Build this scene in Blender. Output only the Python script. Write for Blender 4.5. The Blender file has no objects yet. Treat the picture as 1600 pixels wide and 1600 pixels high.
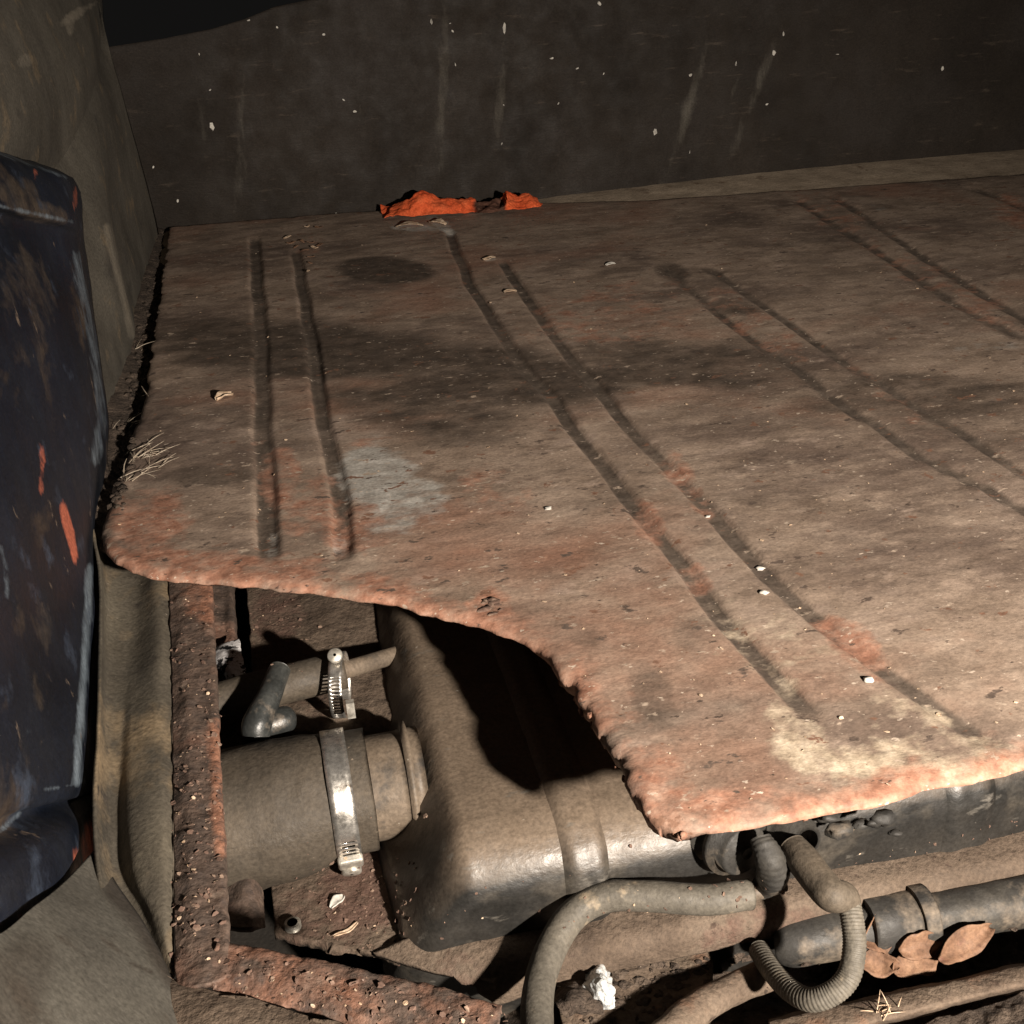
import bpy, bmesh, math, random
import numpy as np
from mathutils import Vector, Matrix
random.seed(7); RNG = np.random.default_rng(11)
sc = bpy.context.scene
COL = sc.collection

# ------------------------------------------------------------------ camera
F = 1715.0; H = 0.36
def _n(v): return v / np.linalg.norm(v)
_dY = _n(np.array([365 - 800., -100 - 800., F]))          # boot depth direction in camera axes
_dX = np.array([10200 - 800., -496 - 800., F]); _dX = _n(_dX - _dY * (_dX @ _dY))
_dZ = np.cross(_dX, _dY)
MC = np.stack([_dX, _dY, _dZ], 1)
cd = bpy.data.cameras.new('camera'); cam = bpy.data.objects.new('camera', cd); COL.objects.link(cam)
cd.sensor_width = 36; cd.lens = F / 1600 * 36; cd.clip_start = 0.01; cd.clip_end = 100
R = Matrix((MC[0], -MC[1], -MC[2])).transposed()
cam.matrix_world = Matrix.Translation((0, 0, H)) @ R.to_4x4()
sc.camera = cam

# ------------------------------------------------------------------ light: a hand torch to the right of the camera, night around
w = bpy.data.worlds.new('World'); sc.world = w; w.use_nodes = True
w.node_tree.nodes['Background'].inputs[0].default_value = (1, 0.95, 0.9, 1)
w.node_tree.nodes['Background'].inputs[1].default_value = 0.006
LP = Vector((0.41, -0.35, 0.37))
ld = bpy.data.lights.new('torch', 'SPOT'); lamp = bpy.data.objects.new('torch', ld); COL.objects.link(lamp)
ld.energy = 136; ld.color = (1, 0.89, 0.77); ld.shadow_soft_size = 0.018
ld.spot_size = math.radians(104); ld.spot_blend = 1.0
lamp.location = LP
lamp.rotation_euler = (Vector((0.30, 0.42, 0)) - LP).to_track_quat('-Z', 'Y').to_euler()
sc.view_settings.view_transform = 'Standard'; sc.view_settings.look = 'None'
sc.view_settings.exposure = 0; sc.view_settings.gamma = 1

# ------------------------------------------------------------------ geometry helpers
def ray(px, py): return _n(MC.T @ np.array([px - 800., py - 800., F]))
O = np.array([0, 0, H])
def at(px, py, z=0.0): r = ray(px, py); return O + r * ((z - H) / r[2])
def atX(px, py, x): r = ray(px, py); return O + r * (x / r[0])
def atY(px, py, y): r = ray(px, py); return O + r * (y / r[1])
def pixels(P):
    q = (np.asarray(P) - O) @ MC.T
    return q[:, 0] / q[:, 2] * F + 800, q[:, 1] / q[:, 2] * F + 800
def _hash(i, j, k):
    n = (i * 374761393 + j * 668265263 + k * 2147483647 * 3 + 1013) & 0x7fffffff
    n = ((n ^ (n >> 13)) * 1274126177) & 0x7fffffff
    n = ((n ^ (n >> 15)) * 85734257) & 0x7fffffff
    return ((n ^ (n >> 16)) & 0xffff) / 65535.0
def vnoise(P, s):
    P = np.asarray(P, float) * s + 1000.0
    i = np.floor(P).astype(np.int64); f = P - i; f = f * f * (3 - 2 * f)
    r = 0
    for a in (0, 1):
        for b in (0, 1):
            for c in (0, 1):
                ww = (f[:, 0] if a else 1 - f[:, 0]) * (f[:, 1] if b else 1 - f[:, 1]) * (f[:, 2] if c else 1 - f[:, 2])
                r = r + ww * _hash(i[:, 0] + a, i[:, 1] + b, i[:, 2] + c)
    return r * 2 - 1
def fbm(P, s, o=3):
    r = 0; a = 1.; t = 0
    for k in range(o): r = r + a * vnoise(P, s * 2 ** k); t += a; a *= .5
    return r / t
def cr(P, t):                                             # catmull-rom through list of points at parameter arrays
    P = np.asarray(P, float); n = len(P); t = np.asarray(t) * (n - 1)
    i = np.clip(np.floor(t).astype(int), 0, n - 2); u = (t - i)[:, None]
    ext = np.vstack([2 * P[0] - P[1], P, 2 * P[-1] - P[-2]])
    a, b, c, d = ext[i], ext[i + 1], ext[i + 2], ext[i + 3]
    return .5 * (2 * b + (c - a) * u + (2 * a - 5 * b + 4 * c - d) * u * u + (3 * b - a - 3 * c + d) * u ** 3)
def tag(o, label=None, cat=None, group=None, kind=None):
    if label: o['label'] = label
    if cat: o['category'] = cat
    if group: o['group'] = group
    if kind: o['kind'] = kind
    return o
def empty(name, loc, label=None, cat=None, group=None, kind=None):
    o = bpy.data.objects.new(name, None); o.location = loc; o.empty_display_size = .02; COL.objects.link(o)
    return tag(o, label, cat, group, kind)
def mk(name, V, Fc, m, parent=None, smooth=True, attrs=None):
    me = bpy.data.meshes.new(name)
    V = np.asarray(V, float)
    me.from_pydata(V.tolist(), [], [tuple(int(q) for q in f) for f in Fc] if not isinstance(Fc, np.ndarray) else Fc.tolist())
    if attrs:
        for k, v in attrs.items():
            a = me.attributes.new(k, 'FLOAT', 'POINT'); a.data.foreach_set('value', np.asarray(v, np.float32))
    if smooth: me.polygons.foreach_set('use_smooth', [True] * len(me.polygons))
    me.materials.append(m); me.update()
    o = bpy.data.objects.new(name, me); COL.objects.link(o)
    if parent is not None:
        o.parent = parent; o.matrix_parent_inverse = Matrix.Translation(parent.location).inverted()
    return o
class MB:                                                # collects shapes of ONE object
    def __init__(s): s.V = []; s.F = []; s.n = 0
    def add(s, V, Fc):
        s.V += [tuple(v) for v in V]; s.F += [tuple(int(i) + s.n for i in f) for f in Fc]; s.n = len(s.V); return s
    def build(s, name, m, parent=None, smooth=True): return mk(name, s.V, s.F, m, parent, smooth)
def gridF(nu, nv, wrapv=False):
    f = []
    for i in range(nu - 1):
        for j in range(nv if wrapv else nv - 1):
            k = (j + 1) % nv
            f.append((i * nv + j, (i + 1) * nv + j, (i + 1) * nv + k, i * nv + k))
    return f
def patchV(rows, nu, nv):
    rows = [cr(r, np.linspace(0, 1, nv)) for r in rows]
    A = np.array(rows)                                   # R x nv x 3
    out = np.empty((nu, nv, 3)); t = np.linspace(0, 1, nu)
    for j in range(nv): out[:, j] = cr(A[:, j], t)
    return out
def patch(name, rows, nu, nv, m, parent=None, thick=.002, amp=0, ns=40, flip=False, attrs=None, edge=0):
    G = patchV(rows, nu, nv); V = G.reshape(-1, 3)
    du = np.gradient(G, axis=0); dv = np.gradient(G, axis=1); N = np.cross(du, dv); N /= np.linalg.norm(N, axis=2, keepdims=True) + 1e-12
    N = N.reshape(-1, 3) * (-1 if flip else 1)
    if edge:                                             # ragged outline
        E = np.zeros((nu, nv)); E[0] = E[-1] = 1; E[:, 0] = E[:, -1] = 1
        V = V + (np.stack([fbm(V, 90), fbm(V + 7, 90), fbm(V + 3, 90) * .3], 1) * edge) * E.reshape(-1, 1)
    if amp: V = V + N * (fbm(V, ns, 4) * amp)[:, None]
    Fc = gridF(nu, nv)
    if flip: Fc = [f[::-1] for f in Fc]
    at_ = {k: fn(V) for k, fn in attrs.items()} if attrs else None
    o = mk(name, V, Fc, m, parent, attrs=at_)
    if thick:
        s = o.modifiers.new('s', 'SOLIDIFY'); s.thickness = thick; s.offset = -1
    return o
def tube(path, rad, n=24, seg=60, caps=True, corr=None, amp=0):
    P = cr(path, np.linspace(0, 1, seg)); rad = np.interp(np.linspace(0, 1, seg), np.linspace(0, 1, len(rad)), rad) if hasattr(rad, '__len__') else np.full(seg, rad)
    T = np.gradient(P, axis=0); T /= np.linalg.norm(T, axis=1, keepdims=True)
    u = np.cross(T[0], [0.13, .2, 1.]); u /= np.linalg.norm(u)
    V = []; a = np.linspace(0, 2 * math.pi, n, endpoint=False)
    for i in range(seg):
        u = u - T[i] * (u @ T[i]); u /= np.linalg.norm(u); v = np.cross(T[i], u)
        r = rad[i] * (1 + (corr[1] * math.sin(i * corr[0]) if corr else 0))
        V.append(P[i] + r * (np.cos(a)[:, None] * u + np.sin(a)[:, None] * v))
    V = np.vstack(V)
    if amp: V = V + np.stack([fbm(V, 60), fbm(V + 5, 60), fbm(V + 9, 60)], 1) * amp
    Fc = gridF(seg, n, True)
    Fc = [f[::-1] for f in Fc]
    if caps: Fc += [tuple(range(n)), tuple(range((seg - 1) * n, seg * n))[::-1]]
    return V, Fc
def lathe(prof, base, axis, n=40):                       # prof: (along, radius)
    axis = _n(np.asarray(axis, float)); u = np.cross(axis, [.1, .2, 1.]); u /= np.linalg.norm(u); v = np.cross(axis, u)
    a = np.linspace(0, 2 * math.pi, n, endpoint=False)
    V = np.vstack([np.asarray(base) + axis * t + r * (np.cos(a)[:, None] * u + np.sin(a)[:, None] * v) for t, r in prof])
    Fc = [f[::-1] for f in gridF(len(prof), n, True)]
    return V, Fc + [tuple(range(n)), tuple(range((len(prof) - 1) * n, len(prof) * n))[::-1]]
def box(c, s, rot=None):
    V = np.array([(x, y, z) for x in (-.5, .5) for y in (-.5, .5) for z in (-.5, .5)]) * s
    if rot is not None: V = V @ np.array(rot).T
    return V + c, [(0, 1, 3, 2), (4, 6, 7, 5), (0, 4, 5, 1), (2, 3, 7, 6), (0, 2, 6, 4), (1, 5, 7, 3)]
def flake(c, s, rng=random):                             # irregular little chip with thickness
    n = rng.choice((5, 6, 7)); a0 = rng.random() * 6.28; V = []
    el = rng.uniform(.35, 1); rot = Matrix.Rotation(rng.random() * 6.28, 3, 'Z') @ Matrix.Rotation(rng.uniform(-.5, .5), 3, 'X')
    for z in (-.08, .08):
        for k in range(n):
            a = a0 + k * 6.283 / n; r = rng.uniform(.6, 1.1)
            V.append(np.array(rot @ Vector((math.cos(a) * r, math.sin(a) * r * el, z + rng.uniform(-.12, .12)))) * s + c)
    Fc = [tuple(range(n))[::-1], tuple(range(n, 2 * n))] + [(k, (k + 1) % n, n + (k + 1) % n, n + k) for k in range(n)]
    return V, Fc
def lump(c, s, seed=0, sq=(1, 1, 1)):
    bm = bmesh.new(); bmesh.ops.create_icosphere(bm, subdivisions=2, radius=1)
    V = np.array([v.co[:] for v in bm.verts]); Fc = [tuple(v.index for v in f.verts) for f in bm.faces]; bm.free()
    V = V * (1 + .55 * vnoise(V + seed * 3.7, 1.7) + .25 * vnoise(V + seed, 4))[:, None]
    return V * np.array(sq) * s + c, Fc
def smooth(e0, e1, x): t = np.clip((x - e0) / (e1 - e0), 0, 1); return t * t * (3 - 2 * t)

# ------------------------------------------------------------------ materials
def M(name, base, sc_=10, stretch=(1, 1, 1), layers=(), rough=(.6, .9), metallic=0, bumps=(), spec=.3, detail=6, grain=(420, .28)):
    m = bpy.data.materials.new(name); m.use_nodes = True; nt = m.node_tree; N = nt.nodes; L = nt.links
    b = N['Principled BSDF']; b.inputs['Metallic'].default_value = metallic; b.inputs['Specular IOR Level'].default_value = spec
    g = N.new('ShaderNodeNewGeometry')
    def noise(scale, st=(1, 1, 1), det=6, off=0):
        mp = N.new('ShaderNodeMapping'); mp.inputs['Scale'].default_value = st; mp.inputs['Location'].default_value = (off, off * .7, off * 1.3)
        L.new(g.outputs['Position'], mp.inputs[0])
        t = N.new('ShaderNodeTexNoise'); t.inputs['Scale'].default_value = scale; t.inputs['Detail'].default_value = det; t.inputs['Roughness'].default_value = .62
        L.new(mp.outputs[0], t.inputs['Vector']); return t.outputs['Fac']
    def ramp(fac, stops):
        r = N.new('ShaderNodeValToRGB'); e = r.color_ramp.elements
        while len(e) < len(stops): e.new(.5)
        for k, (p, c) in enumerate(stops): e[k].position = p; e[k].color = tuple(c) + (1,) if hasattr(c, '__len__') else (c, c, c, 1)
        L.new(fac, r.inputs[0]); return r.outputs[0]
    def math_(op, a, bv):
        q = N.new('ShaderNodeMath'); q.operation = op
        for k, x in enumerate((a, bv)):
            if isinstance(x, (int, float)): q.inputs[k].default_value = x
            else: L.new(x, q.inputs[k])
        return q.outputs[0]
    col = ramp(noise(sc_, stretch, detail), [(.3 + .4 * p, c) for p, c in base])
    for i, ly in enumerate(layers):
        k = ly[0]
        if k == 'noise':
            _, c, s, lo, hi, st = ly; fac = ramp(noise(s, st, 5, 3.1 * (i + 1)), [(lo, 0.), (hi, 1.)])
        elif k == 'attr':
            _, an, c, s, kk, st = ly
            a = N.new('ShaderNodeAttribute'); a.attribute_name = an
            nz = math_('MULTIPLY', math_('SUBTRACT', noise(s, st, 6, 2.3 * (i + 1)), .5), kk)
            gate = math_('MULTIPLY', a.outputs['Fac'], 4.0); gate = math_('MINIMUM', gate, 1.0)
            fac = math_('MULTIPLY', ramp(math_('ADD', a.outputs['Fac'], nz), [(.28, 0.), (.78, 1.)]), gate)
        else:                                            # 'up': settled dust
            _, c, lo, hi, s, kk = ly
            sp = N.new('ShaderNodeSeparateXYZ'); L.new(g.outputs['Normal'], sp.inputs[0])
            nz = math_('MULTIPLY', math_('SUBTRACT', noise(s, (1, 1, 1), 6, 5.7), .5), kk)
            fac = ramp(math_('ADD', sp.outputs['Z'], nz), [(lo, 0.), (hi, 1.)])
            dustfac = fac
        mx = N.new('ShaderNodeMix'); mx.data_type = 'RGBA'; L.new(fac, mx.inputs['Factor']); L.new(col, mx.inputs[6])
        if hasattr(c[0], '__len__'): L.new(ramp(noise(s * 2.2, (.8, 1, 1), 6, 7.7 + i), [(.32, c[0]), (.5, c[1]), (.68, c[2])]), mx.inputs[7])
        else: mx.inputs[7].default_value = tuple(c) + (1,)
        col = mx.outputs[2]
    gr = ramp(noise(grain[0], (1, 1, 1), 3, 4.4), [(.3, 1 - grain[1]), (.7, 1 + grain[1])])
    mx = N.new('ShaderNodeMix'); mx.data_type = 'RGBA'; mx.blend_type = 'MULTIPLY'; mx.inputs['Factor'].default_value = 1
    L.new(col, mx.inputs[6]); L.new(gr, mx.inputs[7]); col = mx.outputs[2]
    L.new(col, b.inputs['Base Color'])
    L.new(ramp(noise(sc_ * 3, (1, 1, 1), 4, 9.), [(.3, rough[0]), (.7, rough[1])]), b.inputs['Roughness'])
    prev = None
    for s, dist, st in bumps:
        bp = N.new('ShaderNodeBump'); bp.inputs['Strength'].default_value = 1; bp.inputs['Distance'].default_value = dist
        L.new(noise(s, st, 6, s * .01), bp.inputs['Height'])
        if prev: L.new(prev, bp.inputs['Normal'])
        prev = bp.outputs[0]
    if prev: L.new(prev, b.inputs['Normal'])
    return m
S1 = (1, 1, 1)
RUST = (.27, .105, .055); RUST2 = ((.20, .095, .062), (.33, .168, .112), (.42, .26, .19))
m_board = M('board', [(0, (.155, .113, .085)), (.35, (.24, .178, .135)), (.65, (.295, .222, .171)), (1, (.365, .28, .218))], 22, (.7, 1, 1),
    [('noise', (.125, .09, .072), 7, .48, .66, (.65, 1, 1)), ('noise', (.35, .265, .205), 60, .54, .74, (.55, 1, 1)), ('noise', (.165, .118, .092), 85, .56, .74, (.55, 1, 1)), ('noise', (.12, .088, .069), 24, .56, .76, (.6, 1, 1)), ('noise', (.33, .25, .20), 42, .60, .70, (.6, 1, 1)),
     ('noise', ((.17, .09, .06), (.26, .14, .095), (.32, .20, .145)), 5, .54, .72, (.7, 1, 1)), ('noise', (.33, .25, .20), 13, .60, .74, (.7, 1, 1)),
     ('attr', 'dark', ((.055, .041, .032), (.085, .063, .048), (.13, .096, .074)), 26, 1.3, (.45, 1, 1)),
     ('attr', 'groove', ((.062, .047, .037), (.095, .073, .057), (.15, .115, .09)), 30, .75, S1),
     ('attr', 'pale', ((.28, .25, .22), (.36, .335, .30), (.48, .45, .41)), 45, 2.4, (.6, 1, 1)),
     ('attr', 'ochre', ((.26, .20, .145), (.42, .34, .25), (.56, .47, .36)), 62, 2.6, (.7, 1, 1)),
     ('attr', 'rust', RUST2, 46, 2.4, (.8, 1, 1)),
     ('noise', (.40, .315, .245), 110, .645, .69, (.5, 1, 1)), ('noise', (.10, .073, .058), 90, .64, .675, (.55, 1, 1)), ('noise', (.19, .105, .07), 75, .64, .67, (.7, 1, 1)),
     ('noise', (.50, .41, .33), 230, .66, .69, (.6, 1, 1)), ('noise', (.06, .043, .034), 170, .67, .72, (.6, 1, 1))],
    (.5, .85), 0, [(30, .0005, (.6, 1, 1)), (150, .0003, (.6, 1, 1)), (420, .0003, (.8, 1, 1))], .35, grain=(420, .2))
m_crumb = M('crumbled board', [(0, (.07, .04, .03)), (.5, (.20, .10, .065)), (1, (.36, .21, .15))], 90, S1, [], (.7, .95), 0, [(260, .001, S1)])
m_rust = M('rusty steel', [(0, (.048, .036, .030)), (.4, (.080, .057, .045)), (.7, (.108, .074, .057)), (1, (.15, .112, .088))], 60, S1,
    [('noise', (.19, .092, .06), 11, .56, .74, S1), ('attr', 'rust', ((.13, .07, .05), (.24, .115, .072), (.30, .16, .11)), 60, 1.6, S1), ('noise', (.06, .046, .04), 110, .56, .72, S1), ('noise', (.42, .34, .29), 300, .68, .75, S1)],
    (.55, .9), 0, [(60, .0015, S1), (240, .0012, S1)])
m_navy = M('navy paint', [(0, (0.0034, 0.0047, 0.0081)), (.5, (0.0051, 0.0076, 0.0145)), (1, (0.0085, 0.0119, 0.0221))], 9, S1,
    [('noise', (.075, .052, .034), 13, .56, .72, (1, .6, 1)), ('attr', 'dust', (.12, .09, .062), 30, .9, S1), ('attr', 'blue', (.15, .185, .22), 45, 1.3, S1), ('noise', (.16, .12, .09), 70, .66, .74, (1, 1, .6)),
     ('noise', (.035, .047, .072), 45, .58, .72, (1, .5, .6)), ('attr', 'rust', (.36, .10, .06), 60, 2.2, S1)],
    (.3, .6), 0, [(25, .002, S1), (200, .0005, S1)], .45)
m_taupe = M('dusty taupe body', [(0, (0.0452, 0.0398, 0.0320)), (.5, (0.0718, 0.0640, 0.0515)), (1, (0.0975, 0.0874, 0.0702))], 12, (1, 1, .6),
    [('noise', (.16, .12, .075), 22, .58, .72, S1), ('noise', (.045, .04, .034), 17, .58, .7, S1), ('attr', 'pale', (.24, .21, .165), 40, .6, S1)],
    (.65, .95), 0, [(40, .0006, S1), (300, .0003, S1)])
m_gutter = M('dirty gutter paint', [(0, (0.0462, 0.0403, 0.0319)), (.5, (0.0823, 0.0706, 0.0538)), (1, (0.1302, 0.1126, 0.0840))], 16, (1.4, .5, 1),
    [('noise', (.21, .155, .095), 18, .54, .7, (1, .6, 1)), ('noise', (.05, .042, .034), 60, .6, .7, S1), ('noise', (.3, .25, .2), 220, .68, .76, S1)],
    (.6, .9), 0, [(40, .0009, S1), (260, .0005, S1)])
m_tan = M('dusty tan steel', [(0, (0.068, 0.048, 0.034)), (.5, (0.116, 0.085, 0.062)), (1, (0.160, 0.122, 0.090))], 18, S1,
    [('noise', (.055, .036, .026), 85, .60, .68, S1), ('noise', (.17, .095, .06), 26, .56, .7, S1), ('noise', (.4, .34, .28), 320, .7, .77, S1)],
    (.7, .95), 0, [(70, .0025, S1), (260, .0012, S1)])
m_ledge = M('dusty back ledge', [(0, (.24, .187, .135)), (.5, (.34, .27, .20)), (1, (.42, .34, .255))], 20, S1, [('noise', (.15, .10, .065), 30, .6, .72, S1), ('noise', (.45, .4, .33), 200, .70, .76, S1)], (.7, .95), 0, [(90, .001, S1)])
m_plate = M('tank flange dust', [(0, (0.066, 0.047, 0.034)), (.5, (0.105, 0.077, 0.056)), (1, (0.140, 0.107, 0.080))], 14, S1,
    [('attr', 'rust', (.10, .06, .045), 110, 1.5, S1), ('noise', (.06, .04, .03), 120, .64, .7, S1)],
    (.7, .95), 0, [(90, .0025, S1), (300, .001, S1)])
m_tank = M('black tank', [(0, (.009, .009, .0085)), (.5, (.018, .017, .0155)), (1, (.034, .031, .027))], 26, (.7, 1, .7),
    [('noise', (.075, .065, .052), 30, .54, .72, (.5, 1, .8)), ('up', (.138, .105, .077), .40, .84, 24, .40), ('noise', (.12, .11, .095), 70, .62, .72, (.4, 1, 1)), ('noise', (.36, .32, .27), 150, .70, .75, (.5, 1, 1))],
    (.34, .55), 0, [(18, .0015, S1), (90, .0006, (.6, 1, 1))], .45)
m_neck = M('dusty neck', [(0, (.075, .058, .043)), (.5, (.125, .097, .071)), (1, (.17, .132, .098))], 30, S1, [('noise', (.05, .045, .04), 40, .56, .68, S1), ('noise', (.45, .4, .33), 130, .70, .77, S1)], (.45, .8), 0, [(60, .001, S1)], .4)
m_hose = M('dusty rubber hose', [(0, (0.038, 0.032, 0.025)), (.5, (0.065, 0.053, 0.040)), (1, (0.104, 0.083, 0.061))], 14, S1,
    [('noise', (.040, .037, .032), 12, .50, .66, S1), ('noise', (.25, .2, .15), 160, .69, .76, S1)], (.5, .8), 0, [(40, .0015, S1), (350, .0004, S1)], .3)
m_grey = M('grey fuel hose', [(0, (0.065, 0.058, 0.047)), (.5, (0.097, 0.087, 0.071)), (1, (0.126, 0.112, 0.090))], 28, S1,
    [('noise', (.085, .075, .06), 35, .56, .7, S1), ('noise', (.25, .2, .14), 60, .6, .72, S1)], (.5, .8), 0, [(60, .001, S1), (400, .0003, S1)], .3)
m_black = M('black rubber', [(0, (.016, .017, .017)), (.5, (.028, .03, .029)), (1, (.055, .055, .05))], 40, S1, [('noise', (.12, .1, .08), 60, .6, .72, S1)], (.28, .5), 0, [(120, .0006, S1)], .5)
m_blackdust = M('dusty black pipe', [(0, (0.018, 0.017, 0.016)), (.5, (0.030, 0.028, 0.025)), (1, (0.051, 0.046, 0.038))], 24, S1, [('noise', (.15, .12, .09), 34, .55, .7, S1)], (.5, .8), 0, [(90, .001, S1)], .4)
m_steel = M('bright steel', [(0, (.55, .52, .47)), (.5, (.68, .65, .6)), (1, (.75, .72, .68))], 60, S1, [('noise', (.22, .18, .14), 60, .60, .72, S1)], (.2, .42), .9, [(300, .0002, S1)], .5)
m_screw = M('dull screw', [(0, (.36, .34, .3)), (1, (.55, .52, .46))], 80, S1, [('noise', (.2, .17, .13), 120, .55, .7, S1)], (.35, .6), .6, [(300, .0003, S1)], .5)
m_panel = M('black hardboard', [(0, (0.0131, 0.0100, 0.0077)), (.5, (0.0180, 0.0138, 0.0105)), (1, (0.0246, 0.0190, 0.0148))], 10, (1, 1, .7),
    [('noise', (.048, .037, .028), 60, .62, .74, (.35, 1, 2)), ('noise', (.024, .0195, .0165), 5, .5, .65, S1), ('attr', 'pale', (.085, .076, .062), 50, 1.2, (1, 1, .3))], (.6, .9), 0, [(200, .0008, (.4, 1, 2))], .25)
m_white = M('white paint fleck', [(0, (.38, .36, .32)), (1, (.62, .59, .54))], 200, S1, [], (.6, .8))
m_rag = M('orange cloth', [(0, (.44, .062, .02)), (.5, (.58, .10, .034)), (1, (.66, .145, .055))], 40, S1, [('attr', 'dark', (.10, .05, .035), 60, .6, S1), ('noise', (.2, .06, .03), 60, .64, .74, S1)], (.8, .95), 0, [(500, .0005, S1)], .1)
m_leaf = M('dry leaf', [(0, (.08, .044, .027)), (.5, (.145, .08, .048)), (1, (.22, .13, .08))], 70, S1, [('noise', (.12, .06, .04), 140, .58, .7, S1)], (.6, .85), 0, [(160, .001, S1)], .3)
m_litter = M('pale litter', [(0, (.30, .2, .12)), (.5, (.45, .33, .23)), (1, (.62, .5, .38))], 300, S1, [], (.6, .9))
m_straw = M('dry grass', [(0, (.26, .2, .14)), (1, (.52, .45, .36))], 200, S1, [], (.5, .8), 0, (), .4)
m_dirt = M('dirt', [(0, (0.028, 0.021, 0.016)), (.5, (0.068, 0.050, 0.038)), (1, (0.128, 0.096, 0.072))], 70, S1, [('noise', (.3, .24, .19), 240, .68, .75, S1)], (.8, 1), 0, [(120, .005, S1), (350, .002, S1)])
m_paper = M('white label', [(0, (.66, .64, .64)), (1, (.82, .8, .8))], 40, S1, [('noise', (.02, .02, .022), 75, .535, .555, S1), ('noise', (.05, .04, .035), 190, .60, .63, S1)], (.5, .7), 0, [(90, .001, S1)], .3)
m_foil = M('crumpled foil', [(0, (.6, .63, .63)), (1, (.8, .82, .82))], 60, S1, [('noise', (.12, .1, .08), 90, .62, .7, S1)], (.3, .5), .4, [(120, .003, S1)], .5)
m_flk = M('rust flakes', [(0, (.08, .05, .038)), (.5, (.13, .08, .06)), (1, (.26, .19, .14))], 160, S1, [], (.7, .95))
m_dark = M('underbody black', [(0, (.010, .009, .008)), (1, (.03, .025, .02))], 12, S1, [], (.8, .95), 0, [(40, .003, S1)])

# ------------------------------------------------------------------ setting
gx, gy = np.linspace(-.6, 2.1, 60), np.linspace(.1, 1.9, 50)
GX, GY = np.meshgrid(gx, gy, indexing='ij'); GV = np.stack([GX, GY, np.full_like(GX, -.27)], 2).reshape(-1, 3)
GV[:, 2] += fbm(GV, 9) * .012
tag(mk('ground', GV, gridF(60, 50), m_dark), kind='structure')

# back panel with its cut away upper left corner
def streak(V):
    px, py = pixels(V); a = np.zeros(len(V))
    for x0, y0, x1, y1, wd, s in [(694, 10, 684, 310, 11, .5), (790, 20, 770, 300, 11, .42), (380, 30, 372, 340, 14, .42), (318, 90, 328, 335, 12, .38), (1125, 0, 1038, 290, 11, .5), (1240, -10, 1125, 285, 11, .42), (1180, 60, 1120, 200, 5, .3), (430, 60, 400, 340, 8, .25), (530, 150, 560, 165, 26, .35)]:
        t = np.clip(((px - x0) * (x1 - x0) + (py - y0) * (y1 - y0)) / ((x1 - x0) ** 2 + (y1 - y0) ** 2), 0, 1)
        d = np.hypot(px - x0 - t * (x1 - x0), py - y0 - t * (y1 - y0)); a = np.maximum(a, s * np.exp(-(d / wd) ** 2) * (.4 + .6 * np.sin(3.14 * np.clip(t, .08, .95))))
    return a
nx, nz = 560, 90
xs = np.linspace(-.26, 1.9, nx)
top = np.interp(xs, [-.26, -.179, -.11, -.045, .0, .041, .07, .101, .16, .3, 1.9], [.232, .236, .243, .252, .262, .275, .279, .283, .298, .40, .40])
V = np.array([[(x, 1.642 + .02 * math.exp(-((x + .2) / .1) ** 2) - .012 * math.exp(-((x - .4) / .25) ** 2), -.05 + (tz + .05) * k / (nz - 1)) for k in range(nz)] for x, tz in zip(xs, top)]).reshape(-1, 3)
panel = mk('bulkhead_panel', V, gridF(nx, nz), m_panel, attrs={'pale': streak(V)})
s = panel.modifiers.new('s', 'SOLIDIFY'); s.thickness = .004; s.offset = 0
tag(panel, 'black hardboard panel standing along the back, flecked with white specks', 'panel')
FL = [(360, 28, 3, 4), (388, 32, 7, 3), (433, 43, 5, 4), (506, 54, 6, 4), (311, 85, 4, 4), (362, 94, 5, 3), (328, 141, 5, 4), (673, 33, 4, 9), (702, 36, 4, 4), (706, 48, 4, 8), (786, 43, 5, 17), (826, 31, 4, 3), (860, 90, 9, 5), (934, 5, 9, 6), (899, 106, 7, 3), (941, 114, 6, 4), (710, 100, 6, 5), (554, 174, 8, 3), (537, 156, 6, 4), (553, 215, 4, 3), (277, 317, 5, 5), (238, 265, 6, 4), (1078, 117, 6, 5), (1150, 99, 4, 6), (1210, 83, 8, 8), (1225, 53, 6, 6), (1022, 206, 7, 10), (1077, 237, 5, 6), (973, 218, 6, 2), (1199, 163, 5, 5), (785, 163, 4, 4), (870, 160, 5, 4), (331, 198, 9, 12), (525, 334, 5, 4), (782, 223, 4, 4), (1474, 107, 5, 6), (1310, 85, 7, 3)]
for x, y, a, b in FL:
    if a * b < 16: continue
    p = atY(x, y, 1.6355); k = np.linalg.norm(p - O) / F
    Vf, Ff = flake(np.zeros(3), 1.0)
    Vf = np.array(Vf) * [a * k * .5, .0025, b * k * .5] if False else np.stack([np.array(Vf)[:, 0] * a * k * .42, np.array(Vf)[:, 2] * .006, np.array(Vf)[:, 1] * b * k * .6], 1)
    ddy = .02 * math.exp(-((p[0] + .2) / .1) ** 2) - .012 * math.exp(-((p[0] - .4) / .25) ** 2)
    mk('paint_fleck', Vf + p + [0, ddy + .003, 0], Ff, m_white, panel, False)

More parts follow.
